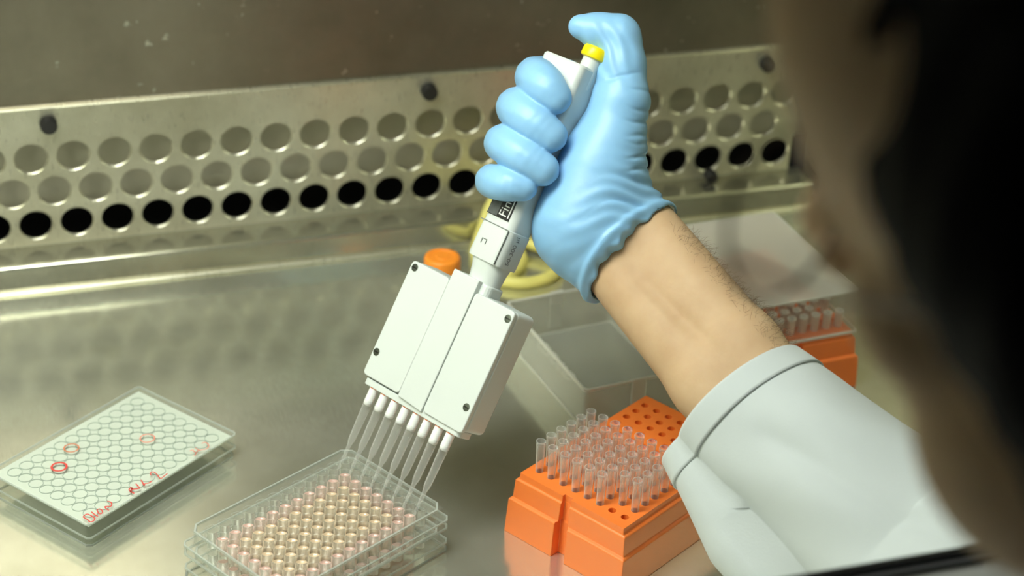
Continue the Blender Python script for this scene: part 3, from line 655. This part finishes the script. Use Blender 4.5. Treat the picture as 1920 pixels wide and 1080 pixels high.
def glove_sdf(P):
    d = None
    for fi in fingers:
        q = None
        for (a, ra), (b_, rb_) in zip(fi[:-1], fi[1:]):
            c = cap_(P, a, b_, ra, rb_); q = c if q is None else np.minimum(q, c)
        q = q+.09*np.sin((P@f32(CR))*.45+(P@f32(CU))*.75+1.5*np.sin((P@f32(CU))*.09)); d = q if d is None else smin(d, q, .9)
    t = None
    for (a, ra), (b_, rb_) in zip(thumb[:-1], thumb[1:]):
        c = cap_(P, a, b_, ra, rb_); t = c if t is None else smin(t, c, 6)
    pal = smin(cap_(P, hp(1125, 320, 2), hp(1092, 420, 6), 25, 28.5), cap_(P, hp(1105, 250, 32), hp(1090, 400, 26), 15, 22), 14)
    t = smin(t, pal, 10)
    # wrist part of the glove, widening to the cuff
    cu = None
    for a, ra, b_, rb_ in ((hp(1150, 360, 2), 16, cr-e1*-14+axis*3, 13.5), (hp(1098, 440, 6), 25, cl-e1*15+axis*3, 14.5), (hp(1120, 400, 6), 26, cuffC+axis*2, 26)):
        c = cap_(P, a, b_, ra, rb_); cu = c if cu is None else smin(cu, c, 9)
    t = smin(t, cu, 12)
    # folds: gathered ridges around the cuff, creases along the outer thumb side
    q = P-f32(cuffC); s = q@f32(axis); u = q@f32(e1); v = q@f32(e2)
    ph = s*.42+u*.10+2.4*np.sin(u*.05+.6)+1.1*np.sin(u*.13-s*.05+v*.06)
    m1 = np.exp(-((s+13)/11)**2)*(.35+.65*np.clip(-u/25+.4, 0, 1))
    fold = 1.35*(np.abs(np.sin(ph*.5))**.7-.5)*m1+.5*np.sin(ph*1.7+u*.2)*m1
    pl = u*.23+s*.05+1.2*np.sin(s*.06+u*.03)
    fold = fold+.5*np.maximum(np.sin(pl), .1)*np.exp(-((s+28)/17)**2)*np.clip((u+5)/20, 0, 1)
    roll_ = 1.6*np.exp(-((s+2.5)/2.2)**2)
    q2 = P-f32(thumb[2][0]); ax2 = f32((thumb[0][0]-thumb[2][0])/np.linalg.norm(thumb[0][0]-thumb[2][0])); s2 = q2@ax2; side = q2@f32(CR)
    cre = 1.3*sum(np.exp(-((s2-tt+(.10+.01*tt)*side*.6+.6*np.sin(side*.3+tt))/1.0)**2)*aa for tt, aa in ((-9, .5), (2, .55), (9, .7), (17, .6), (21, .5), (29, .8), (36, .9)))*np.clip((side+1)/10, 0, 1)
    q3 = P-f32(thumb[4][0]); s3 = q3@f32(CU)+.5*(q3@f32(CR))
    xr, yu = q3@f32(CR), q3@f32(CU)
    cre2 = .75*np.sin(xr*.75+yu*.30+.8*np.sin(yu*.25))*np.exp(-((xr+8)**2+(yu+10)**2)/190)+.7*np.exp(-((yu+24-.25*xr)/1.1)**2)*np.clip((14-np.abs(xr))/8, 0, 1)
    t = t-fold-roll_+cre+cre2
    d = smin(d, t, 1.6)
    d = smax(d, s-1.0-1.0*np.sin(u*.25+1)-.8*np.sin(u*.6), 1.0)            # cuff opening
    d = np.maximum(d, -np.maximum(arm_sdf(P)-1.2, -(s+16)))                # hollow around the arm near the opening
    return d
allp = np.array([p for fi in fingers for p, _ in fi]+[p for p, _ in thumb]+[cl, cr, cuffC])
V, F = sdf_mesh(glove_sdf, allp.min(0)-40, allp.max(0)+40, .85, 5)
big_mesh('glove', V-PB, F, m_glove, person, 1)['label'] = 'light blue nitrile glove on the raised hand'

# head: own axes, x to the person's right, y out of the face, z to the crown
az, pit, rol = math.radians(-28.5), math.radians(18.0), math.radians(13.3)
fy = np.array([math.sin(az)*math.cos(pit), math.cos(az)*math.cos(pit), -math.sin(pit)])
fx = np.array([math.cos(az), -math.sin(az), 0.0]); fz = np.cross(fx, fy)
fx, fz = fx*math.cos(rol)+fz*math.sin(rol), -fx*math.sin(rol)+fz*math.cos(rol)
NOSE = np.array([0, 118.0, -22.0])
HC = at(1538.6, 391.8, 519.6)-(fx*NOSE[0]+fy*NOSE[1]+fz*NOSE[2])
HR = np.stack([fx, fy, fz])
def head_local(P): return (P-f32(HC))@f32(HR).T
def hw(p): return HC+fx*p[0]+fy*p[1]+fz*p[2]
def head_sdf(Q):
    ax_ = np.abs(Q[:, 0]); S_ = Q.copy(); S_[:, 0] = ax_
    d = ell(S_, (0, -12, 28), (77, 97, 90))
    d = smin(d, ell(S_, (0, 34, -18), (56, 56, 82)), 18)
    d = smin(d, ell(S_, (0, 30, 46), (70, 62, 54)), 20)                   # forehead
    d = smin(d, cap_(S_, (52, -4, -50), (14, 68, -92), 22, 20), 22)      # jaw line
    d = smin(d, ell(S_, (44, 34, -58), (24, 34, 34)), 16)                 # full lower cheek
    d = smin(d, ell(S_, (0, 74, -92), (20, 16, 14)), 14)                  # chin
    d = smin(d, ell(S_, (42, 60, -20), (18, 16, 16)), 14)                 # cheek bone
    d = smin(d, cap_(S_, (0, 84, 12), (36, 74, 20), 9, 9), 10)            # brow
    d = smin(d, cap_(S_, (0, 88, 6), (0, 113, -24), 7, 10.5), 5)           # nose
    d = smin(d, ell(S_, (10, 104, -28), (9, 9, 7)), 4)                     # nostril wings
    d = smax(d, -ell(S_, (31, 98, 1), (17, 18, 11)), 8)                   # eye sockets
    d = smin(d, ell(S_, (31, 74, 1), (13, 12, 11)), 3)                    # eye balls under the lids
    d = smin(d, cap_(S_, (0, 91, -52), (17, 82, -53), 6, 4), 4)           # upper lip
    d = smin(d, cap_(S_, (0, 89, -61), (15, 81, -60), 6, 4), 4)
    e = ell(S_, (80, -14, -6), (9, 19, 32)); e = smax(e, -ell(S_, (90, -10, -4), (9, 10, 20)), 4)
    d = smin(d, e, 5)
    return d
NB = np.array([315.0, 250, 270])
def body_sdf(P):
    d = head_sdf(head_local(P))
    d = smin(d, cap_(P, hw((0, -30, -60)), NB, 56, 60), 24)
    SL_ = np.array([120.0, 300, 205])
    d = smin(d, cap_(P, SL_, SH-np.array([25, 0, 0]), 56, 56), 40)
    d = smin(d, cap_(P, (330, 300, 150), (330, 260, -240), 120, 135), 50)
    d = smin(d, cap_(P, SH, EL, 44, 33), 20)
    d = smin(d, arm_sdf(P), 8)
    d = smin(d, cap_(P, hp(1150, 440, 8), hp(1110, 330, 14), 22, 17), 12)  # hand inside the glove
    return d
lo = np.array([40.0, 100, -300]); hi = np.array([640.0, 930, 640])
V, F = sdf_mesh(body_sdf, lo, hi, 2.6, 8)
bd = big_mesh('body', V-PB, F, m_skin, person, 2)
# hair cap: everything of the skull behind the hair line
def hair_sdf(P):
    Q = head_local(P); S_ = Q.copy(); S_[:, 0] = np.abs(Q[:, 0])
    d = ell(S_, (0, -14, 31), (84, 102, 96))
    d = smin(d, cap_(S_, (40, -70, -30), (0, -84, -70), 34, 30), 20)
    d = smin(d, cap_(S_, (60, 0, 20), (52, -14, -80), 37, 32), 16)
    d = d+1.6*np.sin(Q[:, 0]*.35+2*np.sin(Q[:, 2]*.07))*np.sin(Q[:, 1]*.21+Q[:, 2]*.1)
    line = Q[:, 1]*.86-Q[:, 2]*.62-16+.004*(S_[:, 0])**2*0
    side = np.where(Q[:, 2] < 40, Q[:, 1]-32-np.clip(Q[:, 2], -20, 40)*.5, Q[:, 1]-52-(Q[:, 2]-40)*.5)
    d = smax(d, side, 6)
    d = np.maximum(d, -(head_sdf(Q)+2.0))
    return d
hb = np.array([hw((sx, sy, sz)) for sx in (-115, 115) for sy in (-140, 110) for sz in (-120, 140)])
V, F = sdf_mesh(hair_sdf, hb.min(0), hb.max(0), 2.4, 6)
big_mesh('hair', V-PB, F, m_hair, person, 1)
for sx in (-1, 1):
    ey_ = obj('eye', B().rings([[tuple(hw((sx*31+11.2*math.sin(t)*math.cos(p), 75.2+11.2*math.cos(t), 1+11.2*math.sin(t)*math.sin(p)))-PB) for p in np.linspace(0, 2*math.pi, 15)[:-1]] for t in (.05, .3, .6, .9)], True, False).vf, m_eye, person, smooth=True)
    obj('iris', B().rings([[tuple(hw((sx*31+11.35*math.sin(t)*math.cos(p), 75.2+11.4*math.cos(t), 1+11.35*math.sin(t)*math.sin(p)))-PB) for p in np.linspace(0, 2*math.pi, 15)[:-1]] for t in (.02, .25, .45)], True, False).vf, m_hair, ey_, smooth=True)
gl = empty('spectacles', (0, 0, 0)); gl.parent = person
for sx in (-1, 1):
    obj('spectacle_rim', tube([hw((sx*(34+25*math.cos(a)), 101-2*abs(math.cos(a)), -2+19*math.sin(a)))-PB for a in np.linspace(0, 2*math.pi, 15)], .8, 8, 3), m_rim, gl, smooth=True)
    obj('temple_arm', tube([hw((sx*59, 99, 2))-PB, hw((sx*74, 60, 4))-PB, hw((sx*82, 0, 6))-PB, hw((sx*82, -14, 2))-PB], .8, 8, 4), m_rim, gl, smooth=True)
obj('bridge', tube([hw((-9, 101, 2))-PB, hw((0, 104, 5))-PB, hw((9, 101, 2))-PB], .9, 8, 4), m_rim, gl, smooth=True)

# ---- lab coat: sleeve lofted along the forearm, plus shoulders and back
ccen = at(1410, 748, 1050.0)
tC = (ccen-W)@fore; CUF = W+fore*tC
pts = [CUF-fore*2, CUF+fore*6, CUF+fore*16, CUF+fore*30, CUF+fore*55, CUF+fore*90, CUF+fore*130, EL+fore*5, EL*.75+SH*.25, EL*.4+SH*.6, SH]
dn = e1; tw = e2
def sleeve(prange, grow, extra=0.0):
    rings = []; n = 96
    P = np.array(pts)
    # resample
    Q = []
    for i in range(len(P)-1):
        for k in range(6): Q.append(P[i]+(P[i+1]-P[i])*k/6)
    Q.append(P[-1]); Q = np.array(Q)
    for it in range(25): Q[1:-1] = (Q[:-2]+2*Q[1:-1]+Q[2:])/4
    L = np.concatenate([[0], np.cumsum(np.linalg.norm(np.diff(Q, axis=0), axis=1))])
    T = np.gradient(Q, axis=0); T /= np.linalg.norm(T, axis=1)[:, None]
    for it in range(8): T[1:-1] = (T[:-2]+T[1:-1]+T[2:])/3
    for q, t, l in zip(Q, T, L):
        if l < prange[0] or l > prange[1]: continue
        u = dn-t*(dn@t); u /= np.linalg.norm(u); v = tw-t*(tw@t)-u*(tw@u); v /= np.linalg.norm(v)
        ra = 40+min(l, 140)*.09; rb_ = 36+min(l, 140)*.07; cen = (5-min(l, 110)*.17)*max(0, 1-max(0, l-150)/120); ra -= min(10, max(0, l-150)*.1); rb_ -= min(8, max(0, l-150)*.1)
        fl = math.exp(-max(0, l-60)/130.0)                  # loose lower fold fades towards the elbow
        cB = (36+min(l, 90)*.33, -6.0); rB = 18+min(l, 90)*.03
        ring = []
        for j in range(n):
            th = 2*math.pi*j/n; c, s_ = math.cos(th), math.sin(th)
            r0 = ra*rb_/math.sqrt((rb_*c)**2+(ra*s_)**2)
            bb = c*cB[0]+s_*cB[1]; disc = rB*rB-(cB[0]**2+cB[1]**2-bb*bb)
            r1 = bb+math.sqrt(disc) if disc > 0 and bb > 0 else 0
            r = max(r0, r0+(r1-r0)*fl) if r1 > r0 else r0
            wr = 1.3*math.sin(3*th+l*.045)*min(1, l/40)+.9*math.sin(5*th-l*.07+1)*min(1, l/40)
            vl = 2.6*math.exp(-((th-1.25-.0035*l)/.16)**2)*min(1, max(0, (l-28)/25))   # long pressed fold on the near face
            r += wr+grow-vl
            ring.append(tuple(q+u*(r*c+cen)+v*(r*s_)-PB))
        rings.append(ring)
    return rings
slv = B().rings(sleeve((0, 2000), 0), False, False)
coat = obj('lab_coat', slv.vf, m_coat, person, smooth=True)
sm = coat.modifiers.new('thickness', 'SOLIDIFY'); sm.thickness = .9*MM; sm.offset = -1
hem = obj('cuff', B().rings(sleeve((0, 17.0), .9), False, False).vf, m_coat, coat, smooth=True)
sm = hem.modifiers.new('thickness', 'SOLIDIFY'); sm.thickness = 1.2*MM; sm.offset = -1
def coat_sdf(P):
    d = cap_(P, (120, 300, 205), SH-np.array([20, 0, 0]), 66, 66)
    d = smin(d, cap_(P, (330, 300, 150), (330, 260, -240), 132, 150), 50)
    d = smin(d, cap_(P, SH, SH*.75+EL*.25, 62, 52), 30)
    d = smin(d, cap_(P, (120, 300, 205), (40, 420, 40), 62, 50), 30)
    d = np.maximum(d, -cap_(P, NB+np.array([0, 10, -40]), hw((0, -30, -60)), 66, 72))
    return d+.8*np.sin(P[:, 0]*.05)*np.sin(P[:, 2]*.06+P[:, 1]*.03)
V, F = sdf_mesh(coat_sdf, (-60, 60, -300), (660, 520, 330), 5.0, 8)
big_mesh('coat_back', V-PB, F, m_coat, coat, 2)

# ---- hair on the forearm: fine tapered strands
rng = np.random.RandomState(4)
hb = B()
cand = []
me = bd.data; co = np.empty(len(me.vertices)*3, np.float32); me.vertices.foreach_get('co', co); co = co.reshape(-1, 3)/MM+PB
no = np.empty(len(me.vertices)*3, np.float32); me.vertices.foreach_get('normal', no); no = no.reshape(-1, 3)
tt = (co-W)@fore; rad = np.linalg.norm(co-W-tt[:, None]*fore, axis=1)
side = no@(-e1)
ok = np.nonzero((tt > 12) & (tt < tC+5) & (rad < 60) & (side > .5))[0]
for i in rng.choice(ok, min(750, len(ok)), replace=True):
    p = co[i]+rng.uniform(-1.4, 1.4, 3); nrm = no[i]
    d = fore*rng.uniform(.1, .9)*(1 if rng.rand() < .8 else -1)+nrm*rng.uniform(.35, .8)+rng.uniform(-.4, .4, 3); d /= np.linalg.norm(d)
    l = rng.uniform(4, 9); sd = np.cross(d, CF); sd /= np.linalg.norm(sd)+1e-6; mid = p+d*l*.55; end = p+d*l*.85+fore*l*.3*rng.uniform(-.2, 1)
    q = lambda a: tuple(a-PB)
    hb.add([q(p-nrm+sd*.06), q(p-nrm-sd*.06), q(mid-sd*.045), q(mid+sd*.045), q(end), q(p-nrm+np.cross(sd, d)*.1), q(mid+np.cross(sd, d)*.1)], [(0, 1, 2, 3), (3, 2, 4), (0, 5, 6, 3), (3, 6, 4)])
ah = obj('arm_hair', hb.vf, m_ahair, person); ah['kind'] = 'stuff'
